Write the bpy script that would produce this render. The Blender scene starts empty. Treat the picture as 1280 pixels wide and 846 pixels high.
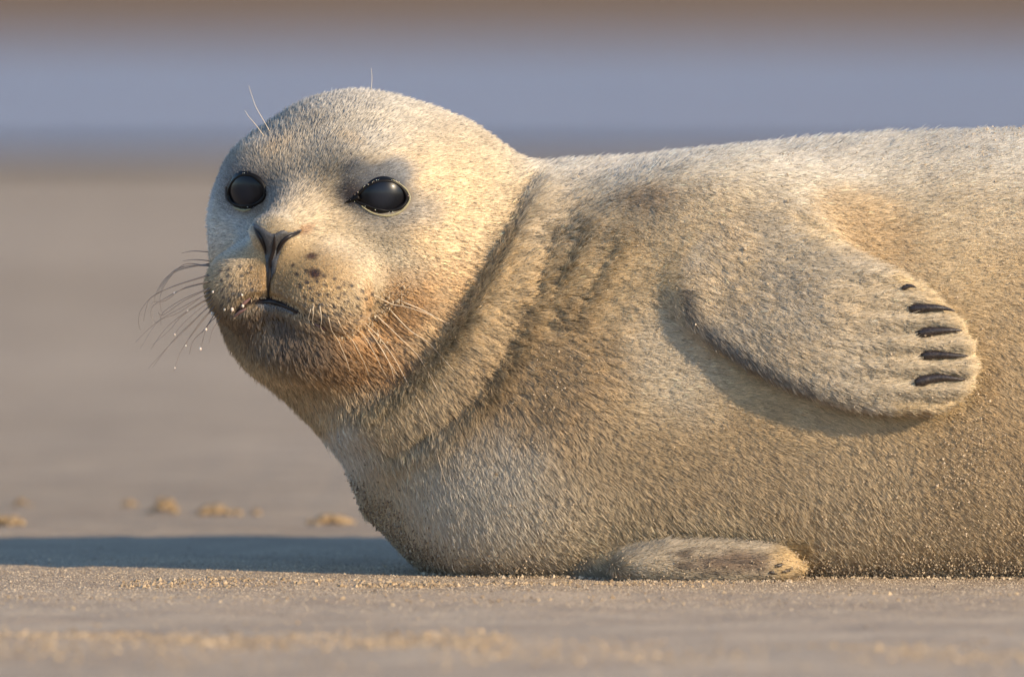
import bpy, math, time
import numpy as np
T0 = time.time()
rng = np.random.default_rng(7)
sc = bpy.context.scene

# ------------------------------------------------------------------ camera, sky, sun, exposure
S = 0.000625            # metres in one modelling unit
CAM_D, CAM_H = 17600.0, 832.0     # camera distance / height in modelling units (11 m, 0.52 m)
cam_data = bpy.data.cameras.new('camera')
cam = bpy.data.objects.new('camera', cam_data)
sc.collection.objects.link(cam)
sc.camera = cam
cam.location = (0, -CAM_D * S, CAM_H * S)
cam.rotation_euler = (math.radians(90) - math.atan2((CAM_H - 292) , CAM_D), 0, 0)
cam_data.sensor_width = 36
cam_data.lens = 36 * CAM_D / 1280.0
cam_data.clip_start = 0.5
cam_data.clip_end = 20000
cam_data.dof.use_dof = True
cam_data.dof.focus_distance = (CAM_D - 190) * S
cam_data.dof.aperture_fstop = 6.3

SUN_EL, SUN_AZ = math.radians(21), math.radians(134)     # azimuth clockwise from +Y (away from camera)
sun_dir = np.array([math.sin(SUN_AZ) * math.cos(SUN_EL), math.cos(SUN_AZ) * math.cos(SUN_EL), math.sin(SUN_EL)])
world = bpy.data.worlds.new('World')
sc.world = world
world.use_nodes = True
wn = world.node_tree
wn.nodes.clear()
sky = wn.nodes.new('ShaderNodeTexSky')
sky.sky_type = 'NISHITA'
sky.sun_disc = False
sky.sun_elevation = SUN_EL
sky.sun_rotation = SUN_AZ
sky.air_density = 1.0
sky.dust_density = 0.2
sky.ozone_density = 4.0
bg = wn.nodes.new('ShaderNodeBackground')
bg.inputs['Strength'].default_value = 0.15
wo = wn.nodes.new('ShaderNodeOutputWorld')
wn.links.new(sky.outputs[0], bg.inputs[0])
wn.links.new(bg.outputs[0], wo.inputs[0])
sun_data = bpy.data.lights.new('sun', 'SUN')
sun_data.energy = 3.5
sun_data.angle = math.radians(0.55)
sun_data.color = (1.0, 0.80, 0.54)
sun = bpy.data.objects.new('sun', sun_data)
sc.collection.objects.link(sun)
sun.location = tuple(sun_dir * 20)
from mathutils import Vector
sun.rotation_euler = Vector(tuple(sun_dir)).to_track_quat('Z', 'Y').to_euler()
sc.view_settings.view_transform = 'Standard'
sc.view_settings.look = 'None'
sc.view_settings.exposure = 0.78
sc.view_settings.gamma = 1.0
sc.view_settings.use_curve_mapping = False
sc.cycles.max_bounces = 6
sc.cycles.diffuse_bounces = 3
sc.cycles.glossy_bounces = 3
sc.cycles.transmission_bounces = 4
sc.cycles.transparent_max_bounces = 6
sc.cycles.caustics_reflective = False
sc.cycles.caustics_refractive = False
sc.cycles.use_adaptive_sampling = False
sc.cycles_curves.shape = 'RIBBONS'
sc.cycles_curves.subdivisions = 2

# ------------------------------------------------------------------ helpers
def link(o):
    sc.collection.objects.link(o)
    return o

def mesh_obj(name, verts, faces, mat, parent=None, smooth=True):
    """verts in modelling units (u right, v up, w away) relative to the point u=640 on the sand"""
    me = bpy.data.meshes.new(name)
    V = np.asarray(verts, dtype=np.float64)
    W = np.stack([(V[:, 0] - 640) * S, V[:, 2] * S, V[:, 1] * S], 1)
    return raw_mesh(name, W, faces, mat, parent, smooth, me)

def raw_mesh(name, W, faces, mat, parent=None, smooth=True, me=None):
    me = me or bpy.data.meshes.new(name)
    W = np.asarray(W, dtype=np.float32)
    if isinstance(faces, np.ndarray):
        nf, k = faces.shape
        me.vertices.add(len(W))
        me.vertices.foreach_set('co', W.ravel())
        me.loops.add(nf * k)
        me.loops.foreach_set('vertex_index', faces.astype(np.int32).ravel())
        me.polygons.add(nf)
        me.polygons.foreach_set('loop_start', np.arange(0, nf * k, k, dtype=np.int32))
        me.polygons.foreach_set('loop_total', np.full(nf, k, dtype=np.int32))
        me.update(calc_edges=True)
    else:
        me.from_pydata([tuple(map(float, p)) for p in W], [], [tuple(f) for f in faces])
        me.update()
    me.polygons.foreach_set('use_smooth', np.full(len(me.polygons), smooth, dtype=bool))
    if mat:
        me.materials.append(mat)
    o = bpy.data.objects.new(name, me)
    link(o)
    if parent:
        o.parent = parent
    return o

def hash3(i, j, k, seed=0):
    h = i.astype(np.uint32) * np.uint32(374761393) + j.astype(np.uint32) * np.uint32(668265263) + k.astype(np.uint32) * np.uint32(2246822519) + np.uint32((seed * 1274126177 + 97) & 0xFFFFFFFF)
    h = (h ^ (h >> np.uint32(13))) * np.uint32(1274126177)
    h = h ^ (h >> np.uint32(16))
    return h.astype(np.float32) * np.float32(1 / 4294967295.0)

def vnoise(P, scale, seed=0):
    """value noise in -1..1 of (N,3) points"""
    Q = (P / scale).astype(np.float32)
    I = np.floor(Q)
    F = Q - I
    F = F * F * (3 - 2 * F)
    I = I.astype(np.int64)
    out = 0
    for dx in (0, 1):
        for dy in (0, 1):
            for dz in (0, 1):
                wgt = (F[:, 0] if dx else 1 - F[:, 0]) * (F[:, 1] if dy else 1 - F[:, 1]) * (F[:, 2] if dz else 1 - F[:, 2])
                out = out + wgt * hash3(I[:, 0] + dx, I[:, 1] + dy, I[:, 2] + dz, seed)
    return out.astype(np.float64) * 2 - 1

def sstep(a, b, x):
    t = np.clip((x - a) / (b - a), 0, 1)
    return t * t * (3 - 2 * t)

def smin(a, b, k):
    h = np.clip(0.5 + 0.5 * (b - a) / k, 0, 1)
    return b + (a - b) * h - k * h * (1 - h)

def smax(a, b, k):
    return -smin(-a, -b, k)

def ellipsoid(P, c, r):
    d = P - np.asarray(c, P.dtype)
    r = np.asarray(r, P.dtype)
    a = d / r
    k0 = np.sqrt((a * a).sum(-1)) + 1e-6
    b = a / r
    k1 = np.sqrt((b * b).sum(-1)) + 1e-9
    return k0 * (k0 - 1) / k1

def capsule(P, a, b, ra, rb):
    a = np.asarray(a, float); b = np.asarray(b, float)
    ab = b - a
    h = np.clip(((P - a) @ ab) / (ab @ ab), 0, 1)
    return np.linalg.norm(P - a - h[..., None] * ab, axis=-1) - (ra + (rb - ra) * h)

def polyline_d(P, pts):
    """distance to a polyline and the parameter 0..1 along it"""
    best = np.full(P.shape[:-1], 1e9); par = np.zeros(P.shape[:-1])
    n = len(pts) - 1
    for i in range(n):
        a = np.asarray(pts[i], float); ab = np.asarray(pts[i + 1], float) - a
        h = np.clip(((P - a) @ ab) / (ab @ ab + 1e-9), 0, 1)
        d = np.linalg.norm(P - a - h[..., None] * ab, axis=-1)
        m = d < best
        best = np.where(m, d, best); par = np.where(m, (i + h) / n, par)
    return best, par

def poly_sd(X, Y, pts):
    """signed distance to a closed 2D polygon, negative inside"""
    d = np.full(X.shape, 1e18); s = np.ones(X.shape)
    n = len(pts)
    for i in range(n):
        ax, ay = pts[i]; bx, by = pts[(i + 1) % n]
        ex, ey = bx - ax, by - ay
        wx, wy = X - ax, Y - ay
        h = np.clip((wx * ex + wy * ey) / (ex * ex + ey * ey), 0, 1)
        d = np.minimum(d, (wx - ex * h) ** 2 + (wy - ey * h) ** 2)
        c1 = Y >= ay; c2 = Y < by; c3 = ex * wy > ey * wx
        s = np.where((c1 & c2 & c3) | (~c1 & ~c2 & ~c3), -s, s)
    return s * np.sqrt(d)

def smooth_closed(pts, n=6):
    P = np.asarray(pts, float); m = len(P); out = []
    for i in range(m):
        p0, p1, p2, p3 = P[i - 1], P[i], P[(i + 1) % m], P[(i + 2) % m]
        for t in np.arange(n) / n:
            out.append(0.5 * (2 * p1 + (p2 - p0) * t + (2 * p0 - 5 * p1 + 4 * p2 - p3) * t * t + (3 * p1 - p0 - 3 * p2 + p3) * t ** 3))
    return np.array(out)

def smooth_open(pts, n=6):
    P = np.asarray(pts, float)
    Q = np.vstack([2 * P[0] - P[1], P, 2 * P[-1] - P[-2]]); out = []
    for i in range(1, len(Q) - 2):
        p0, p1, p2, p3 = Q[i - 1], Q[i], Q[i + 1], Q[i + 2]
        for t in np.arange(n) / n:
            out.append(0.5 * (2 * p1 + (p2 - p0) * t + (2 * p0 - 5 * p1 + 4 * p2 - p3) * t * t + (3 * p1 - p0 - 3 * p2 + p3) * t ** 3))
    out.append(P[-1])
    return np.array(out)

def pix(p):
    """photo (x, y-down) -> (u, v) at the seal's mid plane"""
    return (p[0], 715.0 - p[1])

CAMP = np.array([640.0, CAM_H, -CAM_D])

# ------------------------------------------------------------------ the seal's shape (implicit surface)
HC = np.array([434.0, 715 - 288.0, -95.0])
YAW, PITCH = math.radians(27), math.radians(4)
FWD = np.array([-math.sin(YAW) * math.cos(PITCH), math.sin(PITCH), -math.cos(YAW) * math.cos(PITCH)])
RGT = np.array([math.cos(YAW), 0.0, -math.sin(YAW)])
UPV = np.cross(RGT, FWD); UPV = UPV if UPV[1] > 0 else -UPV
HM = np.stack([RGT, UPV, FWD])           # rows: local axes

def head_local(P):
    return (P - HC) @ HM.T

def head_world(l):
    return HC + np.asarray(l, float) @ HM

LOFT = np.array([
    # u, top, bottom (photo rows), half depth, centre depth
    (462, 610, 628,  10,  10), (480, 545, 650,  60,  12), (505, 460, 680, 115,  14), (535, 380, 706, 160,  14),
    (560, 325, 722, 190,  12), (620, 265, 736, 215,   8), (700, 214, 742, 235,   2), (800, 200, 745, 245,  -4),
    (900, 189, 745, 250,  -8), (1000, 177, 746, 255, -12), (1100, 170, 747, 260, -16), (1200, 166, 748, 265, -20),
    (1280, 164, 748, 266, -22), (1400, 176, 747, 258, -24), (1500, 212, 744, 235, -24), (1600, 275, 738, 205, -20),
    (1700, 360, 730, 165, -14), (1800, 450, 722, 120, -6), (1880, 530, 716, 80, 0), (1935, 600, 700, 40, 0), (1950, 640, 660, 4, 0)], float)
_us = np.arange(405, 1960, 2.0)
def _sm(a, s=9):
    k = np.exp(-0.5 * (np.arange(-3 * s, 3 * s + 1) / s) ** 2); k /= k.sum()
    return np.convolve(np.pad(a, 3 * s, mode='edge'), k, 'valid')
_top = _sm(715 - np.interp(_us, LOFT[:, 0], LOFT[:, 1]))
_bot = _sm(715 - np.interp(_us, LOFT[:, 0], LOFT[:, 2]))
_hb = _sm(np.interp(_us, LOFT[:, 0], LOFT[:, 3]))
_wc = _sm(np.interp(_us, LOFT[:, 0], LOFT[:, 4]))

def trunk(P):
    u = P[..., 0]
    t = np.interp(u, _us, _top); b = np.interp(u, _us, _bot)
    hb = np.interp(u, _us, _hb); wc = np.interp(u, _us, _wc)
    a = np.maximum((t - b) / 2, 2.0); c = (t + b) / 2
    q = np.sqrt(((P[..., 1] - c) / a) ** 2 + ((P[..., 2] - wc) / np.maximum(hb, 2)) ** 2)
    f = (q - 1) * np.minimum(a, hb)
    end = np.maximum(464 - u, u - 1948)
    return np.maximum(f, end)

FLIP = smooth_closed([pix(p) for p in [(872, 290), (845, 335), (850, 385), (884, 426), (945, 465), (1010, 495), (1075, 514), (1135, 519), (1185, 514),
                      (1212, 488), (1219, 455), (1208, 418), (1188, 390), (1150, 358), (1105, 334), (1060, 312), (1025, 285), (985, 262), (925, 262)]], 4)

FLIP_SEEN = FLIP.copy()            # as seen; the paddle itself lies 0.19 m in front of the mid plane, so it is built that much smaller
FLIP = np.array([640, CAM_H]) + (FLIP - np.array([640, CAM_H])) / 1.023

def flipper(P):
    u, v, w = P[..., 0], P[..., 1], P[..., 2]
    d2 = poly_sd(u, v, FLIP)
    t = np.clip((u - 850) / 365, 0, 1)
    # mid-sheet of the paddle: follows the flank, leaving it towards the tip
    tp = np.interp(u, _us, _top); bt = np.interp(u, _us, _bot)
    sag = np.sqrt(np.clip(1 - ((v - (tp + bt) / 2) / ((tp - bt) / 2)) ** 2, .05, 1))
    wc = np.interp(u, _us, _wc) - np.interp(u, _us, _hb) * sag - 6 - 20 * sstep(0, .5, t)
    half = 38 - 20 * t
    wc = wc + 16 * sstep(330, 440, v) * (1 - sstep(960, 1080, u))
    half = half + np.where(t > 0.42, 5.0 * sstep(.42, .95, t) * np.cos((v - 239) / 28.3 * 2 * np.pi), 0)
    rr = 17.0
    qx = d2 + rr; qy = np.abs(w - wc) - half + rr
    return np.sqrt(np.maximum(qx, 0) ** 2 + np.maximum(qy, 0) ** 2) + np.minimum(np.maximum(qx, qy), 0) - rr

def head_raw(P):
    L = head_local(P)
    A = L.copy(); A[..., 0] = np.abs(A[..., 0])
    f = ellipsoid(L, (0, 6, -24), (166, 170, 160))
    f = smin(f, ellipsoid(L, (64, 18, -120), (118, 128, 120)), 60)         # back of the head
    f = smin(f, ellipsoid(A, (62, -52, 4), (104, 108, 100)), 44)          # cheeks
    f = smin(f, ellipsoid(L, (0, -54, 104), (84, 70, 90)), 40)             # muzzle
    f = smin(f, ellipsoid(A, (46, -76, 144), (66, 56, 60)), 18)            # whisker pads
    f = smin(f, capsule(L, (0, 44, 88), (0, -8, 178), 40, 27), 30)         # bridge of the nose
    f = smin(f, ellipsoid(L, (0, -8, 196), (29, 18, 16)), 12)              # nose tip
    f = smin(f, ellipsoid(L, (-4, -138, 76), (86, 54, 90)), 30)            # lower jaw
    f = smin(f, ellipsoid(A, (95, 28, 18), (66, 80, 88)), 40)             # temples
    f = smin(f, ellipsoid(A, (66, 70, 92), (44, 26, 36)), 44)              # brows
    return f

def box_lim(P, lo, hi, fn, far=60.0, pad=40.0):
    """evaluate fn only near its box, a safe positive distance elsewhere"""
    m = ((P > np.array(lo) - pad) & (P < np.array(hi) + pad)).all(-1)
    out = np.full(P.shape[:-1], far)
    if m.any():
        out[m] = fn(P[m])
    return out

def core(P):
    P = np.asarray(P, float)
    neck = capsule(P, (462, 715 - 305, -58), (690, 715 - 440, -5), 132, 226)
    throat = capsule(P, (392, 715 - 385, -80), (640, 715 - 540, -8), 104, 176)
    b = smin(trunk(P), neck, 70)
    b = smin(b, throat, 70)
    h = box_lim(P, (230, 180, -340), (720, 640, 200), head_raw, 300.0)
    return smin(b, h, 46)

def roll_d(P, pts, r, pw):
    d, t = polyline_d(P, pts)
    return d - r * np.sin(np.pi * np.clip(t * .94 + .03, 0, 1)) ** pw

ROLLS = []
def base(P):
    P = np.asarray(P, float)
    f = core(P)
    # loose skin rolls round the neck
    for pts, r, pw, k in ROLLS:
        f = smin(f, box_lim(P, pts.min(0), pts.max(0), lambda q: roll_d(q, pts, r, pw), 60.0, 60.0), k)
    # shoulder
    f = smin(f, ellipsoid(P, (890, 715 - 325, -150), (135, 110, 84)), 110)
    # fore flipper
    fl = box_lim(P, (830, 180, -360), (1230, 470, -150), flipper)
    k = 36 - 31 * sstep(860, 915, P[..., 0])
    k = np.maximum(k, (44 - 36 * sstep(990, 1090, P[..., 0])) * sstep(330, 420, P[..., 1]))
    f = smin(f, fl, k)
    # the other fore flipper, flat on the sand under the chest
    g = capsule(P, (725, 20, -120), (835, 19, -196), 20, 23)
    g = smin(g, capsule(P, (835, 19, -196), (962, 20, -214), 23, 19), 8)
    g2 = ellipsoid(P, (880, 17, -208), (118, 27, 40))
    f = smin(f, smin(g, g2, 14), 7)
    # far fore flipper on the other flank, hind flippers
    f = smin(f, ellipsoid(P, (960, 260, 236), (150, 70, 26)), 20)
    for s in (-1, 1):
        f = smin(f, capsule(P, (1900, 95, s * 20), (2030, 60, s * 70), 52, 26), 30)
        f = smin(f, capsule(P, (2030, 60, s * 70), (2110, 70, s * 95), 27, 12), 20)
    return f

def cast(fn, x, y, w0=-420.0):
    """photo pixel(s) -> point on the surface fn seen through it"""
    x = np.atleast_1d(np.asarray(x, float)); y = np.atleast_1d(np.asarray(y, float))
    tgt = np.stack([x, 715 - y, np.zeros_like(x)], 1)
    d = tgt - CAMP
    d /= np.linalg.norm(d, axis=1)[:, None]
    P = CAMP + d * ((w0 - CAMP[2]) / d[:, 2])[:, None]
    for _ in range(70):
        f = fn(P)
        P = P + d * np.clip(f * 0.75, -20, 40)[:, None]
    return P

def grad(fn, P, e=1.5):
    g = np.zeros_like(P)
    for a in range(3):
        q = np.zeros(3); q[a] = e
        g[:, a] = fn(P + q) - fn(P - q)
    return g / (2 * e)

EYES = [  # outline of the opening in the photo, ball radius
    dict(c=(477, 244), out=[(444, 249), (455, 237), (470, 228), (488, 227), (502, 235), (508, 247), (502, 258), (486, 263), (466, 259)], r=48),
    dict(c=(307, 239), out=[(286, 243), (290, 230), (301, 220), (316, 220), (328, 231), (330, 245), (320, 254), (304, 257), (291, 253)], r=52),
]
CREASES = [  # photo polyline, radius, depth of the groove
    (smooth_open([(662, 226), (630, 282), (596, 344), (560, 405), (524, 450), (484, 488), (440, 508)], 4), 14, 5.5),
    (smooth_open([(690, 290), (668, 352), (640, 420), (600, 486), (545, 536), (480, 566)], 4), 11, 3),
    (smooth_open([(724, 285), (706, 325), (684, 370)], 4), 8, 3),
    (smooth_open([(765, 300), (742, 345), (712, 395)], 4), 8, 2),
    (smooth_open([(978, 262), (1010, 280), (1040, 306), (1075, 326)], 4), 10, 2.5),   # skin fold over the flipper
    (smooth_open([(337, 326), (336, 346), (335, 372)], 3), 5, 3.5),      # philtrum
    (smooth_open([(296, 388), (312, 377), (335, 374), (362, 384), (388, 400), (412, 413)], 4), 9, 7),   # mouth
    (smooth_open([(406, 411), (440, 419), (465, 407), (486, 390), (504, 370)], 4), 6, 2),
    (smooth_open([(374, 290), (358, 296), (349, 306), (344, 322)], 4), 4.5, 3.5),      # nostrils
    (smooth_open([(319, 285), (327, 298), (332, 312), (335, 326)], 4), 4.5, 3.5),
]
def prep():
    for pix_pts, r, sink, pw, k in (([(680, 236), (654, 302), (622, 366), (583, 430), (532, 488), (470, 526), (404, 536)], 39, 20, .45, 24),
                                    ([(748, 282), (724, 330), (694, 388)], 26, 21, .7, 34),
                                    ([(690, 300), (668, 350), (640, 410)], 24, 20, .7, 30)):
        q = smooth_open(pix_pts, 2)
        P = cast(core, q[:, 0], q[:, 1])
        N = grad(core, P); N /= np.linalg.norm(N, axis=1)[:, None]
        ROLLS.append((P - N * sink, r, pw, k))
    for e in EYES:
        P = cast(base, *e['c'])
        N = grad(base, P); N /= np.linalg.norm(N)
        e['surf'] = P[0]; e['n'] = N[0]
        e['ctr'] = P[0] - N[0] * (e['r'] - 5.5)
        e['poly'] = smooth_closed([pix(p) for p in e['out']], 4)
    global CREASE3
    CREASE3 = []
    for pts, r, dep in CREASES:
        P = cast(base, pts[:, 0], pts[:, 1])
        N = grad(base, P); N /= np.linalg.norm(N, axis=1)[:, None]
        CREASE3.append((P + N * (r - dep), r))
prep()

def persp(P):
    t = (0 - CAMP[2]) / (P[..., 2] - CAMP[2])
    return 640 + (P[..., 0] - 640) * t, CAM_H + (P[..., 1] - CAM_H) * t

def sdf(P, eyes=True):
    P = np.asarray(P, float)
    f = base(P)
    pu, pv = persp(P)
    # sockets: a dished hollow round each eye, then the opening itself
    for e in EYES:
        d = np.linalg.norm(P - e['surf'] - e['n'] * 52, axis=-1) - 56
        f = smax(f, -d, 16)
        f = smin(f, np.linalg.norm(P - e['ctr'], axis=-1) - e['r'], 9)
        if eyes:
            near = np.linalg.norm(P - e['surf'], axis=-1) < 90
            if near.any():
                dp = poly_sd(pu[near], pv[near], e['poly'])
                ds = np.linalg.norm(P[near] - e['ctr'], axis=-1) - (e['r'] + 12.0)
                ds = np.maximum(ds, e['r'] - 6.0 - np.linalg.norm(P[near] - e['ctr'], axis=-1))
                fn = f[near]
                f[near] = smax(fn, -np.maximum(dp, np.maximum(ds, np.abs((P[near] - e['surf']) @ e['n']) - 30)), 2.0)
    for pts, r in CREASE3:
        lo = pts.min(0) - 60; hi = pts.max(0) + 60
        m = ((P > lo) & (P < hi)).all(-1)
        if m.any():
            d, t = polyline_d(P[m], pts)
            taper = np.clip(np.minimum(t, 1 - t) * 6, 0, 1)
            f[m] = smax(f[m], -(d - r * (0.35 + .65 * taper)), r * 0.9)
    # belly pressed flat on the sand
    f = smax(f, -1.0 - P[..., 1], 10)
    return f

# ------------------------------------------------------------------ surface nets
def surface_nets(fn, lo, hi, h):
    lo = np.array(lo, float)
    n = np.ceil((np.array(hi) - lo) / h).astype(int) + 1
    G = np.empty(n, np.float32)
    ys = lo[1] + h * np.arange(n[1]); zs = lo[2] + h * np.arange(n[2])
    Y, Z = np.meshgrid(ys, zs, indexing='ij')
    for i0 in range(0, n[0], 12):
        i1 = min(n[0], i0 + 12)
        X = (lo[0] + h * np.arange(i0, i1))[:, None, None] * np.ones_like(Y)[None]
        G[i0:i1] = fn(np.stack([X, np.broadcast_to(Y, X.shape), np.broadcast_to(Z, X.shape)], -1).reshape(-1, 3)).reshape(X.shape)
    ins = G < 0
    cnt = np.zeros(n - 1, int)
    for dx in (0, 1):
        for dy in (0, 1):
            for dz in (0, 1):
                cnt += ins[dx:n[0] - 1 + dx, dy:n[1] - 1 + dy, dz:n[2] - 1 + dz]
    act = (cnt > 0) & (cnt < 8)
    idx = np.full(n - 1, -1, np.int64)
    C = np.argwhere(act)
    idx[act] = np.arange(len(C))
    acc = np.zeros((len(C), 3)); num = np.zeros(len(C))
    corners = [(a, b, c) for a in (0, 1) for b in (0, 1) for c in (0, 1)]
    for a in corners:
        for ax in range(3):
            if a[ax]: continue
            b = list(a); b[ax] = 1
            ga = G[C[:, 0] + a[0], C[:, 1] + a[1], C[:, 2] + a[2]]; gb = G[C[:, 0] + b[0], C[:, 1] + b[1], C[:, 2] + b[2]]
            m = (ga < 0) != (gb < 0)
            t = np.where(m, ga / np.where(m, ga - gb, 1), 0)
            p = np.tile(np.array(a, float), (len(C), 1)); p[:, ax] += t
            acc[m] += p[m]; num[m] += 1
    V = lo + h * (C + acc / num[:, None])
    F = []
    for ax in range(3):
        o1, o2 = [(1, 2), (2, 0), (0, 1)][ax]
        sl = [slice(0, n[0]), slice(0, n[1]), slice(0, n[2])]
        a = ins[tuple(slice(0, n[k] - 1) if k == ax else slice(0, n[k]) for k in range(3))]
        b = ins[tuple(slice(1, n[k]) if k == ax else slice(0, n[k]) for k in range(3))]
        E = np.argwhere(a != b)
        E = E[(E[:, o1] > 0) & (E[:, o2] > 0) & (E[:, o1] < n[o1] - 1) & (E[:, o2] < n[o2] - 1)]
        sgn = a[tuple(E.T)]
        d1 = np.eye(3, dtype=int)[o1]; d2 = np.eye(3, dtype=int)[o2]
        q = np.stack([idx[tuple((E - d1 - d2).T)], idx[tuple((E - d2).T)], idx[tuple(E.T)], idx[tuple((E - d1).T)]], 1)
        q[~sgn] = q[~sgn][:, ::-1]
        F.append(q)
    F = np.vstack(F)
    return V, F[(F >= 0).all(1)]

def subdivide(V, F):
    E = np.stack([F, np.roll(F, -1, 1)], -1).reshape(-1, 2)
    Es = np.sort(E, 1)
    key = Es[:, 0] * len(V) + Es[:, 1]
    uk, inv = np.unique(key, return_inverse=True)
    mid = (V[uk // len(V)] + V[uk % len(V)]) / 2
    ctr = V[F].mean(1)
    nv, nm = len(V), len(mid)
    ei = inv.reshape(-1, 4) + nv
    ci = np.arange(len(F)) + nv + nm
    Q = [np.stack([F[:, k], ei[:, k], ci, ei[:, k - 1]], 1) for k in range(4)]
    return np.vstack([V, mid, ctr]), np.vstack(Q)

def project(fn, V, it=2):
    for _ in range(it):
        for c0 in range(0, len(V), 60000):
            P = V[c0:c0 + 60000]
            f = fn(P); g = grad(fn, P)
            st = (f / np.maximum((g * g).sum(1), .15))[:, None] * g
            ln = np.linalg.norm(st, axis=1)[:, None]
            V[c0:c0 + 60000] = P - st * np.minimum(1, 4 / np.maximum(ln, 1e-6))
    return V

V, F = surface_nets(sdf, (235, -14, -372), (2140, 625, 300), 7.0)
print('nets', len(V), len(F), time.time() - T0)
V, F = subdivide(V, F)
V = project(sdf, V, 2)
NRM = np.vstack([grad(sdf, V[c:c + 60000], 2.5) for c in range(0, len(V), 60000)])
NRM /= np.linalg.norm(NRM, axis=1)[:, None] + 1e-9
print('body', len(V), len(F), time.time() - T0)
# ------------------------------------------------------------------ materials
def new_mat(name):
    m = bpy.data.materials.new(name); m.use_nodes = True
    nt = m.node_tree; nt.nodes.clear()
    out = nt.nodes.new('ShaderNodeOutputMaterial')
    return m, nt, out

def principled(name, col, rough=.5, spec=.5, **kw):
    m, nt, out = new_mat(name)
    b = nt.nodes.new('ShaderNodeBsdfPrincipled')
    b.inputs['Base Color'].default_value = (*col, 1)
    b.inputs['Roughness'].default_value = rough
    b.inputs['Specular IOR Level'].default_value = spec
    for k, v in kw.items():
        b.inputs[k].default_value = v
    nt.links.new(b.outputs[0], out.inputs[0])
    return m, nt, b

def noise_node(nt, scale, detail=4, rough=.55, coord='Object'):
    tc = nt.nodes.new('ShaderNodeTexCoord')
    n = nt.nodes.new('ShaderNodeTexNoise')
    n.inputs['Scale'].default_value = scale
    n.inputs['Detail'].default_value = detail
    n.inputs['Roughness'].default_value = rough
    nt.links.new(tc.outputs[coord], n.inputs['Vector'])
    return n

def ramp(nt, src, stops):
    r = nt.nodes.new('ShaderNodeValToRGB')
    e = r.color_ramp.elements
    while len(e) < len(stops): e.new(.5)
    for k, (p, c) in enumerate(stops):
        e[k].position = p; e[k].color = (*c, 1)
    nt.links.new(src, r.inputs[0])
    return r

def bump(nt, b, src, strength, dist, prev=None):
    n = nt.nodes.new('ShaderNodeBump')
    n.inputs['Strength'].default_value = strength
    n.inputs['Distance'].default_value = dist
    nt.links.new(src, n.inputs['Height'])
    if prev is not None: nt.links.new(prev.outputs[0], n.inputs['Normal'])
    nt.links.new(n.outputs[0], b.inputs['Normal'])
    return n

# skin under the coat: colour comes from the same pattern as the hairs
M_skin, nt, b = principled('seal_skin', (.3, .22, .14), .75, .2)
at = nt.nodes.new('ShaderNodeAttribute'); at.attribute_name = 'coat'
nt.links.new(at.outputs['Color'], b.inputs['Base Color'])

M_fur, nt, out = new_mat('seal_fur')
at = nt.nodes.new('ShaderNodeAttribute'); at.attribute_name = 'coat'
an = nt.nodes.new('ShaderNodeAttribute'); an.attribute_name = 'lie'
geo = nt.nodes.new('ShaderNodeNewGeometry')
mixn = nt.nodes.new('ShaderNodeVectorMath'); mixn.operation = 'SCALE'; mixn.inputs['Scale'].default_value = .55
nt.links.new(geo.outputs['Normal'], mixn.inputs[0])
addn = nt.nodes.new('ShaderNodeVectorMath'); addn.operation = 'ADD'
nt.links.new(an.outputs['Vector'], addn.inputs[0]); nt.links.new(mixn.outputs[0], addn.inputs[1])
nrm = nt.nodes.new('ShaderNodeVectorMath'); nrm.operation = 'NORMALIZE'
nt.links.new(addn.outputs[0], nrm.inputs[0])
hi = nt.nodes.new('ShaderNodeHairInfo')
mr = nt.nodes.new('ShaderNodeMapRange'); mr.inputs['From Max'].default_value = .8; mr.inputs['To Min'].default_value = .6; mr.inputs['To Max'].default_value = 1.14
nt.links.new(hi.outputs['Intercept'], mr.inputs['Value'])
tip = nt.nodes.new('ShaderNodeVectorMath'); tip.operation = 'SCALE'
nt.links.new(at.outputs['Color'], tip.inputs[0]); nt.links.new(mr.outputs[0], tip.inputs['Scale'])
dif = nt.nodes.new('ShaderNodeBsdfDiffuse')
nt.links.new(tip.outputs[0], dif.inputs['Color']); nt.links.new(nrm.outputs[0], dif.inputs['Normal'])
hr = nt.nodes.new('ShaderNodeBsdfHair'); hr.component = 'Reflection'
hr.inputs['RoughnessU'].default_value = .28; hr.inputs['RoughnessV'].default_value = .5
hr.inputs['Color'].default_value = (.9, .88, .84, 1)
ht = nt.nodes.new('ShaderNodeBsdfHair'); ht.component = 'Transmission'
ht.inputs['RoughnessU'].default_value = .4; ht.inputs['RoughnessV'].default_value = .6
nt.links.new(at.outputs['Color'], ht.inputs['Color'])
m1 = nt.nodes.new('ShaderNodeMixShader'); m1.inputs[0].default_value = .12
m2 = nt.nodes.new('ShaderNodeMixShader'); m2.inputs[0].default_value = .10
nt.links.new(dif.outputs[0], m1.inputs[1]); nt.links.new(ht.outputs[0], m1.inputs[2])
nt.links.new(m1.outputs[0], m2.inputs[1]); nt.links.new(hr.outputs[0], m2.inputs[2])
nt.links.new(m2.outputs[0], out.inputs[0])

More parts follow.
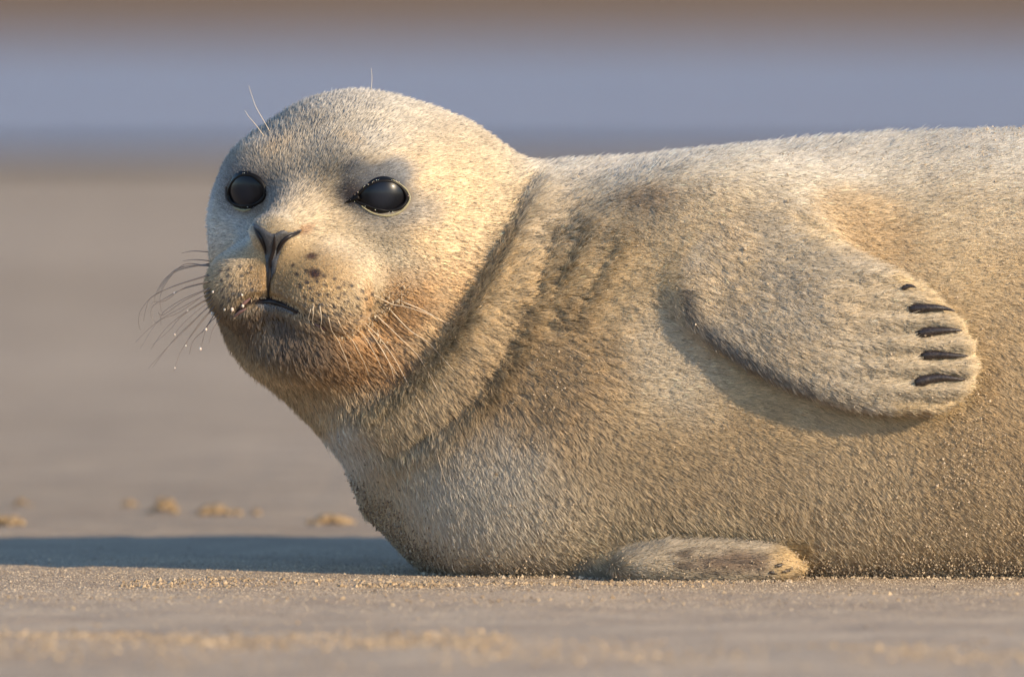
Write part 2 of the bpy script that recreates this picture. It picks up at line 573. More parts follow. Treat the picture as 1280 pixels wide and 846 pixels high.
# wet eye: black, with a soft reflected glow painted blue-grey into its middle
M_eye, nt, b = principled('wet_eye', (.004, .004, .005), .30, .22, **{'Coat Weight': .10, 'Coat Roughness': .04})
at = nt.nodes.new('ShaderNodeAttribute'); at.attribute_name = 'lens'  # this attribute carries the mask of the painted glow
rp = ramp(nt, at.outputs['Fac'], [(0, (.003, .003, .004)), (.6, (.003, .003, .004)), (.86, (.004, .005, .008)), (1, (.014, .016, .023))])
nt.links.new(rp.outputs[0], b.inputs['Base Color'])
M_lid, _, _ = principled('black_lid', (.007, .006, .006), .45, .18)
M_lidpale, nt, b = principled('pale_lid', (.30, .26, .15), .45, .4)
nz = noise_node(nt, 900, 3); bump(nt, b, nz.outputs[0], .5, .0005)
M_nose, nt, b = principled('nose_leather', (.028, .027, .030), .42, .4)
nz = noise_node(nt, 1400, 2)
rp = ramp(nt, nz.outputs[0], [(.3, (.030, .029, .032)), (.7, (.105, .102, .104))]); nt.links.new(rp.outputs[0], b.inputs['Base Color'])
bump(nt, b, nz.outputs[0], .6, .0006)
M_dark, _, _ = principled('mouth_dark', (.012, .008, .008), .4, .4)
M_claw, nt, b = principled('claw_horn', (.02, .014, .012), .38, .5)
nz = noise_node(nt, 700, 4)
rp = ramp(nt, nz.outputs[0], [(.35, (.012, .009, .009)), (.62, (.045, .033, .028)), (.75, (.11, .08, .055))]); nt.links.new(rp.outputs[0], b.inputs['Base Color'])
bump(nt, b, nz.outputs[0], .5, .0005)
M_whisk_d, _, _ = principled('whisker_grey', (.15, .12, .10), .35, .5)
M_whisk_p, _, _ = principled('whisker_cream', (.62, .5, .36), .35, .5)
M_milk, _, _ = principled('milk', (.62, .54, .46), .18, .5, **{'Subsurface Weight': .3, 'Subsurface Scale': .002})
M_saliva, _, _ = principled('saliva', (.50, .40, .28), .12, .6, **{'Transmission Weight': .2, 'IOR': 1.33})
M_lip, _, _ = principled('lip', (.20, .11, .095), .25, .5)
M_foam, nt, b = principled('foam_lip', (.20, .18, .17), .6, .2)
nz = noise_node(nt, 1200, 3)
rp = ramp(nt, nz.outputs[0], [(.35, (.035, .03, .03)), (.7, (.24, .225, .21))]); nt.links.new(rp.outputs[0], b.inputs['Base Color'])

def grain_mat(name, lo, hi):
    m, nt, b = principled(name, hi, .55, .5)
    at = nt.nodes.new('ShaderNodeAttribute'); at.attribute_name = 'tone'
    rp = ramp(nt, at.outputs['Fac'], [(0, lo), (.7, hi), (1, tuple(min(1, c * 1.5) for c in hi))])
    nt.links.new(rp.outputs[0], b.inputs['Base Color'])
    return m
M_grain = grain_mat('sand_grain', (.12, .085, .055), (.42, .325, .22))
M_crumb = grain_mat('sand_crumb', (.22, .15, .085), (.40, .285, .165))

# beach sand
M_sand, nt, b = principled('beach_sand', (.33, .26, .2), 1.0, .06)
big = noise_node(nt, .35, 5); mid = noise_node(nt, 9, 5); fine = noise_node(nt, 900, 3, .6); med = noise_node(nt, 130, 4, .6)
r1 = ramp(nt, big.outputs[0], [(.28, (.33, .258, .19)), (.72, (.50, .405, .315))])
r2 = ramp(nt, mid.outputs[0], [(.3, (.80, .78, .76)), (.7, (1.1, 1.08, 1.02))])
r3 = ramp(nt, fine.outputs[0], [(.28, (.52, .47, .42)), (.5, (1.0, .98, .95)), (.72, (1.35, 1.32, 1.25))])
def mul(nt, a, c):
    x = nt.nodes.new('ShaderNodeMix'); x.data_type = 'RGBA'; x.blend_type = 'MULTIPLY'; x.inputs[0].default_value = 1
    nt.links.new(a, x.inputs[6]); nt.links.new(c, x.inputs[7]); return x.outputs[2]
tcs = nt.nodes.new('ShaderNodeTexCoord'); sx = nt.nodes.new('ShaderNodeSeparateXYZ'); nt.links.new(tcs.outputs['Object'], sx.inputs[0])
mrs = nt.nodes.new('ShaderNodeMapRange'); mrs.inputs['From Min'].default_value = 36; mrs.inputs['From Max'].default_value = 46
nt.links.new(sx.outputs['Y'], mrs.inputs['Value'])
rw = ramp(nt, mrs.outputs[0], [(0, (1, 1, 1)), (1, (.56, .47, .40))])
nt.links.new(mul(nt, mul(nt, mul(nt, r1.outputs[0], r2.outputs[0]), r3.outputs[0]), rw.outputs[0]), b.inputs['Base Color'])
bp = bump(nt, b, med.outputs[0], .5, .004)
bump(nt, b, fine.outputs[0], .7, .0011, bp)

M_water, nt, b = principled('shallow_water', (.235, .18, .175), .38, .2, **{'IOR': 1.33})
tc = nt.nodes.new('ShaderNodeTexCoord'); mp = nt.nodes.new('ShaderNodeMapping'); mp.inputs['Scale'].default_value = (.6, 2.2, 1)
nt.links.new(tc.outputs['Object'], mp.inputs[0])
wv = nt.nodes.new('ShaderNodeTexNoise'); wv.inputs['Scale'].default_value = 2.4; wv.inputs['Detail'].default_value = 6
nt.links.new(mp.outputs[0], wv.inputs['Vector'])
bump(nt, b, wv.outputs[0], 1.0, .12)

# ------------------------------------------------------------------ the beach
def axis(lo, hi, step, far):
    a = list(np.arange(lo, hi + step / 2, step))
    g, d = hi, step
    right = []
    while g < far:
        d *= 1.22; g += d; right.append(g)
    g, d = lo, step; left = []
    while g > -far:
        d *= 1.22; g -= d; left.append(g)
    return np.array(left[::-1] + a + right)

def ground_h(X, Y):
    P = np.stack([X, Y, np.zeros_like(X)], 1)
    near = np.exp(-(X / 3) ** 2 - (Y / 3) ** 2)
    h = 0.0016 * vnoise(P, .12, 1) + .0009 * vnoise(P, .03, 2) * near + .0006 * vnoise(P, .011, 3) * near
    h = h + .012 * vnoise(P, 3.5, 4) * sstep(3, 9, np.abs(Y)) - .0008
    # low crumbly ridges in front of the animal
    def ridge(y0, amp, wid, x0, x1, seed):
        wob = .03 * vnoise(P * (1, 0, 0), .35, seed) + .012 * vnoise(P * (1, 0, 0), .09, seed + 1)
        a = .55 + .45 * vnoise(P * (1, 0, 0), .11, seed + 2)
        return amp * a * np.exp(-((Y - y0 - wob) / wid) ** 2) * sstep(x0 - .1, x0 + .05, X) * (1 - sstep(x1 - .05, x1 + .15, X))
    h = h + ridge(-.20, .0045, .03, -.32, .22, 11) + ridge(-1.10, .006, .12, -.7, .05, 21) + ridge(-1.24, .005, .09, -.1, .4, 31)
    h = h + ridge(-.42, .003, .03, -.5, .5, 41)
    # flat bed where the animal lies
    bed = ((X - .35) / .62) ** 2 + (Y / .17) ** 2
    h = np.where(bed < 1.6, h * sstep(.9, 1.6, bed) - .0006 * (1 - sstep(.9, 1.6, bed)), h)
    return h

gx = axis(-.62, .62, .005, 6000); gy = axis(-1.75, .75, .005, 6000)
GX, GY = np.meshgrid(gx, gy, indexing='ij')
GZ = ground_h(GX.ravel(), GY.ravel())
nx, ny = len(gx), len(gy)
ii = np.arange(nx * ny).reshape(nx, ny)
GF = np.stack([ii[:-1, :-1].ravel(), ii[1:, :-1].ravel(), ii[1:, 1:].ravel(), ii[:-1, 1:].ravel()], 1)
ground = raw_mesh('beach_sand', np.stack([GX.ravel(), GY.ravel(), GZ], 1), GF, M_sand)
ground['kind'] = 'structure'
ground['label'] = 'flat pale brown beach sand'

# shallow water lying across the beach
n = 90
xs = np.linspace(-90, 90, n)
P0 = np.stack([xs, np.zeros(n), np.zeros(n)], 1)
y0 = 18.2 + .5 * vnoise(P0, 9, 51) + .15 * vnoise(P0, 3, 52); y1 = 41.5 + 1.6 * vnoise(P0, 14, 53)
rows = 24
WV = []
for k in range(rows + 1):
    t = k / rows
    WV.append(np.stack([xs, y0 + (y1 - y0) * t, np.full(n, .022) + .004 * vnoise(np.stack([xs, y0 + t * 25, xs * 0], 1), 2.0, 54)], 1))
ii = np.arange(n * (rows + 1)).reshape(rows + 1, n)
WF = np.stack([ii[:-1, :-1].ravel(), ii[:-1, 1:].ravel(), ii[1:, 1:].ravel(), ii[1:, :-1].ravel()], 1)
water = raw_mesh('water', np.vstack(WV), WF, M_water)
water['kind'] = 'structure'
water['label'] = 'strip of shallow blue water across the beach'

OCT_V = np.array([(1, 0, 0), (-1, 0, 0), (0, 1, 0), (0, -1, 0), (0, 0, 1), (0, 0, -1)], float)
OCT_F = np.array([(0, 2, 4), (2, 1, 4), (1, 3, 4), (3, 0, 4), (2, 0, 5), (1, 2, 5), (3, 1, 5), (0, 3, 5)])
def grains(name, C, R, mat, parent=None, tone=None):
    """small angular grains at world points C with radii R, one mesh"""
    n = len(C)
    A = rng.normal(size=(n, 3, 3))
    Q = np.linalg.qr(A)[0]
    sc3 = rng.uniform(.55, 1.15, (n, 6, 1)) * R[:, None, None]
    Vv = (OCT_V[None] * sc3) @ Q + C[:, None, :]
    Ff = (OCT_F[None] + 6 * np.arange(n)[:, None, None]).reshape(-1, 3)
    o = raw_mesh(name, Vv.reshape(-1, 3), Ff, mat, parent, smooth=False)
    t = rng.uniform(0, 1, n) if tone is None else tone
    a = o.data.attributes.new('tone', 'FLOAT', 'POINT')
    a.data.foreach_set('value', np.repeat(t, 6).astype(np.float32))
    o['kind'] = 'stuff'
    return o

n = 85000
gxs = rng.uniform(-.46, .46, n); gys = np.clip(rng.normal(-.12, .24, n), -.75, .75)
gz = ground_h(gxs, gys)
g = grains('loose_sand', np.stack([gxs, gys, gz], 1), rng.gamma(4, .00011, n) + .00015, M_grain)
g['label'] = 'loose grains scattered over the sharp strip of sand'; g['category'] = 'sand'
# crumbs along the ridges
cx, cy = [], []
for x0, x1, y, sp, m in ((-.30, -.20, -.195, .02, 420), (-.2, .0, -.19, .015, 260), (-.12, -.04, -.21, .012, 260), (.0, .17, -.205, .014, 260), (-.5, .5, -.44, .03, 240),
                         (-.6, .0, -1.08, .11, 6500), (-.25, .5, -1.22, .09, 3600), (-.6, .6, -.9, .3, 200)):
    cx.append(rng.uniform(x0, x1, m)); cy.append(rng.normal(y, sp, m))
cx = np.concatenate(cx); cy = np.concatenate(cy)
ck = (cy > -.7) | (rng.uniform(-.9, .5, len(cx)) < vnoise(np.stack([cx, cy * .5, cx * 0], 1), .07, 77))
cx, cy = cx[ck], cy[ck]
g = grains('sand_crumb_band', np.stack([cx, cy, ground_h(cx, cy) + .0004], 1), np.minimum(rng.gamma(2.0, .00045, len(cx)) + .0003, .003), M_crumb)
g['label'] = 'crumbs of damp sand lying in bands before the seal'; g['category'] = 'sand crumbs'

# lumps of sand behind, out of focus
M_lump, nt, b = principled('damp_sand_lump', (.40, .28, .15), .9, .2)
nz = noise_node(nt, 120, 5)
rp = ramp(nt, nz.outputs[0], [(.3, (.20, .135, .075)), (.7, (.36, .255, .145))]); nt.links.new(rp.outputs[0], b.inputs['Base Color'])
bump(nt, b, nz.outputs[0], .8, .004)
def ico(level=3):
    import bmesh
    bm = bmesh.new(); bmesh.ops.create_icosphere(bm, subdivisions=level, radius=1)
    v = np.array([p.co[:] for p in bm.verts]); f = np.array([[q.index for q in fc.verts] for fc in bm.faces]); bm.free()
    return v, f
L2_V, L2_F = ico(2)
def ground_from_pixel(x, y):
    d = CAM_D * S * CAM_H / (CAM_H - (715 - y))
    return (x - 640) * S * d / (CAM_D * S), d - CAM_D * S
for k, (x, y, wpx, hpx, lab) in enumerate([
        (205, 640, 46, 24, 'tallest blurred lump of orange sand behind the shadow, left of the seal'),
        (268, 641, 56, 12, 'low wide blurred sand lump right of the tallest one'),
        (415, 652, 66, 13, 'dark-sided blurred sand lump close to the seal\'s chest'),
        (26, 632, 22, 14, 'small blurred sand lump near the left edge, farthest back'),
        (12, 655, 60, 12, 'flat blurred sand lump at the very left edge above the shadow'),
        (160, 632, 26, 8, 'faint grey sand lump just left of the tallest one')]):
    X, Y = ground_from_pixel(x, y)
    sc_ = (Y + CAM_D * S) / (CAM_D * S) * S
    # a crumbled heap: many small lumps leaning on each other
    bv, bf = [], []
    for j in range(26):
        a_ = rng.normal(0, .34); c_ = rng.normal(0, .3)
        hh = max(.12, 1 - a_ * a_ * 3.2 - c_ * c_ * 1.6) * rng.uniform(.45, 1.0)
        r_ = rng.uniform(.10, .24) * wpx * .5
        q = L2_V * (1 + .2 * vnoise(L2_V + 3.1 * j, .7, 60 + j)[:, None]) * np.array([r_ * 1.2, r_, min(r_, hpx * .45)]) + np.array([a_ * wpx * .62, c_ * wpx * .45, hh * hpx * .8])
        q[:, 2] = np.maximum(q[:, 2], -1.5)
        bf.append(L2_F + len(L2_V) * j); bv.append(q)
    v = np.vstack(bv) * sc_
    L2F = np.vstack(bf)
    o = raw_mesh('sand_clump', v, L2F, M_lump)
    o.location = (X, Y, float(ground_h(np.array([X]), np.array([Y]))[0]))
    o['label'] = lab; o['category'] = 'sand clump'; o['group'] = 'sand lumps behind the shadow'

lowV = V[(V[:, 1] < 4) & (V[:, 2] < 60)]
bx_ = np.arange(520, 1320, 8.0)
bw_ = np.array([lowV[np.abs(lowV[:, 0] - q) < 8, 2].min() if (np.abs(lowV[:, 0] - q) < 8).any() else 0 for q in bx_])
m = 2600
ux = rng.uniform(525, 1310, m)
px_ = (ux - 640) * S; py_ = (np.interp(ux, bx_, bw_) - rng.gamma(1.3, 9, m) + 4) * S
g = grains('pushed_up_sand', np.stack([px_, py_, np.maximum(ground_h(px_, py_), -.0005) + .0005], 1), np.minimum(rng.gamma(2.0, .0004, m) + .0003, .0026), M_grain)
g['label'] = 'line of crumbs pushed up where the belly meets the sand'; g['category'] = 'sand'

# ------------------------------------------------------------------ the seal
seal = bpy.data.objects.new('seal_pup', None); link(seal)
seal['label'] = 'cream furred seal pup lying on the sand with its head raised'
seal['category'] = 'seal'

def blob(x, y, cx, cy, rx, ry, ang=0, soft=.6):
    c, s_ = math.cos(math.radians(ang)), math.sin(math.radians(ang))
    a = ((x - cx) * c + (y - cy) * s_) / rx; b_ = (-(x - cx) * s_ + (y - cy) * c) / ry
    return 1 - sstep(1 - soft, 1 + soft, np.sqrt(a * a + b_ * b_))

FOL = []      # whisker follicles on the pads
for r_ in range(6):
    for c_ in range(9 - r_ // 2):
        FOL.append((368 + c_ * 12 + r_ * 3 + rng.uniform(-3, 3), 332 + r_ * 12 + c_ * 4.2 + rng.uniform(-3, 3)))
for r_ in range(5):
    for c_ in range(4):
        FOL.append((312 - c_ * 11 + rng.uniform(-3, 3), 332 + r_ * 10 + c_ * 1.5 + rng.uniform(-3, 3)))
FOL = np.array(FOL)
NOSE_POLY = smooth_closed([(316, 280), (327, 284), (341, 292), (352, 288), (364, 290), (377, 287), (372, 294), (360, 300), (352, 312), (347, 328), (343, 342), (337, 352), (333, 344), (332, 326), (328, 308), (320, 294)], 3)
MOUTH = smooth_open([(296, 388), (312, 377), (335, 374), (362, 384), (388, 400), (412, 413), (440, 420)], 4)

def regions(P):
    """weights of the coat's regions at points of the seal"""
    pu, pv = persp(P)
    x, y = pu, 715 - pv
    front = P[:, 2] < 40
    R = {}
    R['x'], R['y'] = x, y
    n1 = vnoise(P, 26, 5); n2 = vnoise(P, 70, 6); n3 = vnoise(P, 160, 7)
    R['n1'], R['n2'], R['n3'] = n1, n2, n3
    # head: left of the fold line
    fold = np.interp(y, [100, 226, 282, 344, 405, 450, 488, 520, 600], [640, 664, 634, 600, 562, 526, 488, 430, 330])
    R['head'] = 1 - sstep(-14, 14, x - fold)
    onfl = (P[:, 2] < -200) & (x > 835) & (x < 1240) & (y > 240) & (y < 540)
    fl2 = np.full(len(P), 99.0)
    fl2[onfl] = poly_sd(pu[onfl], pv[onfl], FLIP_SEEN)
    R['flip'] = np.where(onfl, 1 - sstep(-6, 8, fl2), 0)
    R['fl2'] = fl2
    R['pad2'] = ((P[:, 1] < 60) & (P[:, 2] < -150) & (x > 740) & (x < 1008) & (y > 672)).astype(float) * sstep(742, 790, x)
    return R

def coat(P, N, R):
    x, y = R['x'], R['y']; n1, n2, n3 = R['n1'], R['n2'], R['n3']
    lerp = lambda C, c, w: C + (np.array(c) - C) * np.clip(w, 0, 1)[:, None]
    C = np.tile(np.array([.555, .42, .25]), (len(P), 1))
    C = lerp(C, (.47, .335, .18), sstep(-.2, .7, n3) * .8)
    C = lerp(C, (.56, .435, .275), sstep(.0, .8, n2) * .6)
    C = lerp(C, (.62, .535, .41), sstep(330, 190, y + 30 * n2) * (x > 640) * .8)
    C = lerp(C, (.70, .63, .53), sstep(.55, .98, N[:, 1]) * sstep(280, 200, y) * .75)            # sky-lit rim glow of the back painted into the coat
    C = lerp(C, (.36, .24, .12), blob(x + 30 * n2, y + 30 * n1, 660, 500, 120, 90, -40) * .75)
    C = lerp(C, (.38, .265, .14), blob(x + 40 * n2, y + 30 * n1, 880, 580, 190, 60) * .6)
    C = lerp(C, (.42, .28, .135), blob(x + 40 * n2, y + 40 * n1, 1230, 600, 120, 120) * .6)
    C = lerp(C, (.60, .53, .43), blob(x + 20 * n2, y + 20 * n1, 600, 630, 110, 80) * .8)   # grey-white chest
    C = lerp(C, (.56, .49, .39), blob(x, y, 835, 455, 50, 70, -30) * .6)
    C = lerp(C, (.54, .37, .19), blob(x + 20 * n1, y + 15 * n2, 1075, 285, 70, 40, 25) * .7)
    C = lerp(C, (.36, .24, .14), blob(x + 10 * n1, y, 800, 248, 30, 16) * .5)
    # head
    C = lerp(C, (.64, .60, .54), blob(x + 8 * n1, y, 402, 552, 42, 66, -40) * .9)  # left rim of the chest: sky light painted in as a pale edge
    H = np.tile(np.array([.51, .39, .24]), (len(P), 1))
    H = lerp(H, (.43, .365, .275), blob(x, y + 20 * n2, 430, 150, 170, 70) * .9)
    H = lerp(H, (.68, .63, .55), sstep(.6, .98, N[:, 1]) * .4)  # sky glow on the crown, painted onto upward-facing hairs
    H = lerp(H, (.37, .30, .215), blob(x + 10 * n1, y + 14 * n2, 375, 215, 60, 60) * .7)
    H = lerp(H, (.60, .44, .26), blob(x + 12 * n1, y + 12 * n2, 545, 270, 70, 110) * .8)
    H = lerp(H, (.54, .35, .17), blob(x + 10 * n1, y, 560, 385, 60, 60) * .8)
    H = lerp(H, (.58, .48, .34), blob(x + 10 * n1, y + 10 * n2, 470, 330, 50, 45) * .8)
    H = lerp(H, (.56, .53, .49), blob(x, y, 276, 275, 40, 60) * .9)
    H = lerp(H, (.50, .33, .155), blob(x, y, 355, 348, 95, 42) * .9)
    H = lerp(H, (.56, .38, .19), np.maximum(blob(x, y, 346, 186, 20, 9, -30), blob(x, y, 434, 176, 18, 9, 20)) * .4)                        # muzzle
    H = lerp(H, (.40, .24, .10), blob(x + 6 * n1, y, 338, 352, 26, 22) * .7)
    H = lerp(H, (.42, .225, .075), blob(x + 16 * n1, y + 14 * n1, 496, 382, 46, 32, -40) * .9)
    H = lerp(H, (.43, .21, .06), blob(x + 8 * n1, y + 8 * n2, 440, 448, 80, 42, 10) * .85)  # chin
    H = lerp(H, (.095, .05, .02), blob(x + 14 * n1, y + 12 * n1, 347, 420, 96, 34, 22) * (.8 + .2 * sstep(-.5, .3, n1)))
    H = lerp(H, (.48, .36, .22), blob(x + 8 * n1, y + 8 * n2, 440, 505, 90, 26, 0) * .7)
    H = lerp(H, (.28, .26, .24), blob(x + 4 * n1, y + 4 * n1, 486, 262, 54, 26) * .8)      # grey eye patches
    H = lerp(H, (.14, .142, .152), blob(x + 8 * n1, y + 6 * n1, 468, 228, 52, 28, -8, .3))
    H = lerp(H, (.08, .065, .065), blob(x, y, 437, 243, 18, 16))
    H = lerp(H, (.13, .125, .135), blob(x + 3 * n1, y, 306, 236, 38, 34) * .9)
    H = lerp(H, (.30, .15, .06), blob(x, y, 380, 286, 9, 6, -30) * .8)
    H = lerp(H, (.06, .022, .022), blob(x, y, 392, 341, 8, 6, 10) * .95)                    # scab
    H = lerp(H, (.10, .045, .035), blob(x, y, 388, 320, 6, 4) * .9)
    for fx, fy in FOL:
        w = (np.abs(x - fx) < 6) & (np.abs(y - fy) < 6)
        if w.any():
            H[w] = lerp(H[w], (.05, .035, .03), 1 - sstep(1.3, 3.9, np.hypot(x[w] - fx, (y[w] - fy) * 1.2)))
    H = H * (1 + .16 * n1 + .12 * n2)[:, None]
    C = C + (H - C) * R['head'][:, None]
    # fore flipper
    Fc = np.tile(np.array([.48, .395, .285]), (len(P), 1))
    Fc = lerp(Fc, (.56, .43, .27), sstep(-.1, .7, n2) * .7)
    Fc = lerp(Fc, (.56, .44, .28), sstep(1040, 1150, x) * .6)
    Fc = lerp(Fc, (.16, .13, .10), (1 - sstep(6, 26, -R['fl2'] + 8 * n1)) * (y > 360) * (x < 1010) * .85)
    Fc = lerp(Fc, (.56, .41, .22), (1 - sstep(4, 22, -R['fl2'])) * (x > 1110) * .9)
    Fc = lerp(Fc, (.60, .46, .28), blob(x, y, 1030, 280, 50, 26, 25) * .8)
    C = C + (Fc - C) * R['flip'][:, None]
    # flipper on the sand
    G = np.tile(np.array([.47, .38, .265]), (len(P), 1))
    G = lerp(G, (.15, .09, .05), blob(x + 14 * n1, y + 6 * n1, 910, 704, 62, 13) * .9)
    G = lerp(G, (.10, .065, .04), sstep(.15, .6, vnoise(P * (.16, 1, 1), 5, 33)) * blob(x, y, 890, 702, 110, 22) * .9)
    G = lerp(G, (.52, .36, .17), sstep(945, 985, x + 10 * n1))
    C = C + (G - C) * R['pad2'][:, None]
    # sand rubbed into the coat near the ground
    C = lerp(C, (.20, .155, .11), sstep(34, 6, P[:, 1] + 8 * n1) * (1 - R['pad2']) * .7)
    return np.clip(C, .008, .9)

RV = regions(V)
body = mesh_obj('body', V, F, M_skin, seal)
cskin = coat(V, NRM, RV) * .62  # skin darkened overall: shade between the hairs put into its colour
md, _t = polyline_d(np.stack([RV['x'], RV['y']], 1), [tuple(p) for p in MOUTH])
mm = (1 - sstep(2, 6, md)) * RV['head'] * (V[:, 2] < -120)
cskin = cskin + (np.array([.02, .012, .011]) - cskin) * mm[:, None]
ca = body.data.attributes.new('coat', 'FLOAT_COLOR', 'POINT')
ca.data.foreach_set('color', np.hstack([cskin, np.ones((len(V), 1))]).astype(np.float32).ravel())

# ---- the coat: every hair a tapered strand
def build_fur():
    Q = V[F]
    d1 = Q[:, 2] - Q[:, 0]; d2 = Q[:, 3] - Q[:, 1]
    area = .5 * np.linalg.norm(np.cross(d1, d2), axis=1)
    ctr = Q.mean(1)
    nf = NRM[F].mean(1)
    x, y = persp(ctr)
    dens = np.where(ctr[:, 0] < 700, 1.25, .95)
    view = (CAMP - ctr); view /= np.linalg.norm(view, axis=1)[:, None]
    facing = (nf * view).sum(1)
    dens = np.where(facing < -.25, .12, dens)
    dens = np.where(ctr[:, 0] > 1330, .10, dens)
    dens = np.where(ctr[:, 1] < 1.5, 0, dens)
    cdf = np.cumsum(area * dens)
    n = int(cdf[-1])
    fi = np.searchsorted(cdf, rng.uniform(0, cdf[-1], n))
    fi = np.minimum(fi, len(F) - 1)
    a, b_ = rng.uniform(0, 1, (2, n, 1))
    w4 = [(1 - a) * (1 - b_), a * (1 - b_), a * b_, (1 - a) * b_]
    P = sum(w * V[F[fi, k]] for k, w in enumerate(w4))
    N = sum(w * NRM[F[fi, k]] for k, w in enumerate(w4))
    N /= np.linalg.norm(N, axis=1)[:, None] + 1e-9
    R = regions(P)
    x, y = R['x'], R['y']
    keep = np.ones(n, bool)
    fr = P[:, 2] < -60
    for e in EYES:
        m = np.linalg.norm(P - e['surf'], axis=1) < 90
        pu, pv = persp(P[m])
        keep[m] &= poly_sd(pu, pv, e['poly']) > (6.5 if e is EYES[0] else 4)
    hd = fr & (R['head'] > .5) & (y < 440)
    kk = np.ones(n, bool)
    kk[hd] = poly_sd(x[hd], y[hd], NOSE_POLY) > .5
    keep &= kk
    md = np.full(n, 99.0)
    md[hd], _ = polyline_d(np.stack([x[hd], y[hd]], 1), [tuple(p) for p in MOUTH[:14]])
    keep &= ~(hd & (md < 2.6))
    keep &= ~(hd & (np.abs(x - np.interp(y, [320, 350, 374], [340, 336.5, 335])) < 2.4) & (y > 322) & (y < 376))
    P, N = P[keep], N[keep]
    R = {k: v[keep] for k, v in R.items()}
    x, y = R['x'], R['y']; n = len(P); md = md[keep]
    head, flip, pad2 = R['head'], R['flip'], R['pad2']
    # direction the coat lies
    nose = head_world((0, -14, 200))
    dh = P - nose; dh /= np.linalg.norm(dh, axis=1)[:, None]
    dh = dh + np.array([.25, -.1, 0])
    db = np.tile(np.array([1.0, -.42, .0]), (n, 1)) + np.stack([0 * x, .5 * vnoise(P, 120, 8), .3 * vnoise(P, 90, 9)], 1)
    chest = blob(x, y, 540, 620, 200, 150)[:, None]
    db = db * (1 - chest) + np.array([.62, -.9, 0]) * chest
    low = sstep(560, 690, y)[:, None] * (x > 760)[:, None]
    db = db * (1 - .6 * low) + np.array([.45, -1.0, 0]) * .6 * low
    df = np.stack([np.ones(n), -.62 + .62 * sstep(900, 1150, x), np.full(n, .05)], 1)
    df = df * np.ones((n, 1)) + .12 * np.stack([0 * x, vnoise(P, 40, 10), 0 * x], 1)
    D = dh * head[:, None] + db * (1 - head)[:, None]
    D = D * (1 - flip)[:, None] + df * flip[:, None]
    D = D * (1 - pad2)[:, None] + np.array([1, .02, -.2]) * pad2[:, None]
    # in the neck folds the hair stands up and points into the groove
    D += (.085 + .06 * (1 - head))[:, None] * rng.normal(size=(n, 3)) + .2 * np.stack([vnoise(P, 18, k) for k in (12, 13, 14)], 1)
    Tn = D - (D * N).sum(1)[:, None] * N
    Tn /= np.linalg.norm(Tn, axis=1)[:, None] + 1e-9
    fd = np.full(n, 99.0)
    q2 = np.stack([x, y], 1)
    for pts, r, dep in CREASES[:4]:
        m = (x > 420) & (x < 800)
        dd, _ = polyline_d(q2[m], [tuple(p) for p in pts[::4]])
        fd[m] = np.minimum(fd[m], dd)
    fold = (1 - sstep(6, 30, fd)) * (P[:, 2] < 0)
    L = 13.5 + 2.2 * R['n2']
    L = L * (1 - head) + head * (9.6 + 1.4 * R['n2'])
    L = np.where((head > .5), L - 6.4 * blob(x, y, 375, 352, 130, 60), L)
    L += 4 * head * blob(x, y, 420, 450, 120, 60)
    eyep = np.minimum(np.hypot((x - 470), (y - 242) * 1.4), np.hypot(x - 307, y - 238) + 6)
    L = L * (.32 + .68 * sstep(28, 62, eyep))
    nd = np.hypot(x - 345, y - 305)
    L = L * (.5 + .5 * sstep(20, 55, nd))
    L += 5 * fold + 3 * flip * blob(x, y, 920, 430, 90, 60)
    L *= rng.uniform(.7, 1.2, n)
    lift = np.radians(8.5 + 3.5 * rng.normal(size=n) + 5 * R['n1'] + 20 * fold - 5 * flip + 1 * head)
    lift = np.where(rng.uniform(0, 1, n) < .05, lift + np.radians(22), lift)
    wet = np.clip(blob(x, y, 410, 430, 130, 60) + fold + .5 * flip, 0, 1)
    # tufts
    damp = np.clip(blob(x + 30 * R['n2'], y + 30 * R['n1'], 665, 390, 130, 150, -20) + blob(x, y, 960, 330, 130, 90, 25) * .8, 0, 1) * (P[:, 2] < 0)
    cell = np.where(head > .5, 4.4, np.where(damp > .5, 7.5, 5.0))[:, None]
    Pq = P.copy()
    for mk, dv in ((flip > .5, (1, -.28, 0)), ((flip <= .5) & (head <= .5) & (chest[:, 0] < .5), (.92, -.4, 0)), ((flip <= .5) & (head <= .5) & (chest[:, 0] >= .5), (.56, -.83, 0))):
        dv = np.array(dv) / np.linalg.norm(dv)
        Pq[mk] = P[mk] - .55 * (P[mk] @ dv)[:, None] * dv
    Qc = Pq / cell; I0 = np.floor(Qc).astype(np.int64)
    best = np.full(n, 1e9); cen = np.zeros((n, 3)); cid = np.zeros(n)
    I0 = np.floor(Qc - .5).astype(np.int64)
    for dx in (0, 1):
        for dy in (0, 1):
            for dz in (0, 1):
                I = I0 + np.array([dx, dy, dz])
                c = np.stack([I[:, k] + hash3(I[:, 0], I[:, 1], I[:, 2], 90 + k) for k in range(3)], 1)
                dd = ((c - Qc) ** 2).sum(1)
                m = dd < best
                best[m] = dd[m]; cen[m] = c[m]; cid[m] = hash3(I[m, 0], I[m, 1], I[m, 2], 99)
    off = cen * cell - Pq
    off -= (off * N).sum(1)[:, None] * N
    wet = np.maximum(wet, damp * .85)
    cl = (.24 + .58 * wet) * (.6 + .8 * cid)
    lift = lift + (cid - .5) * np.radians(7 + 14 * wet)
    L = np.where(rng.uniform(0, 1, n) < .1, L * (1.28 - .16 * head), L)
    cs, sn = np.cos(lift)[:, None], np.sin(lift)[:, None]
    Lc = L[:, None]
    pts = np.zeros((n, 4, 3), np.float32)
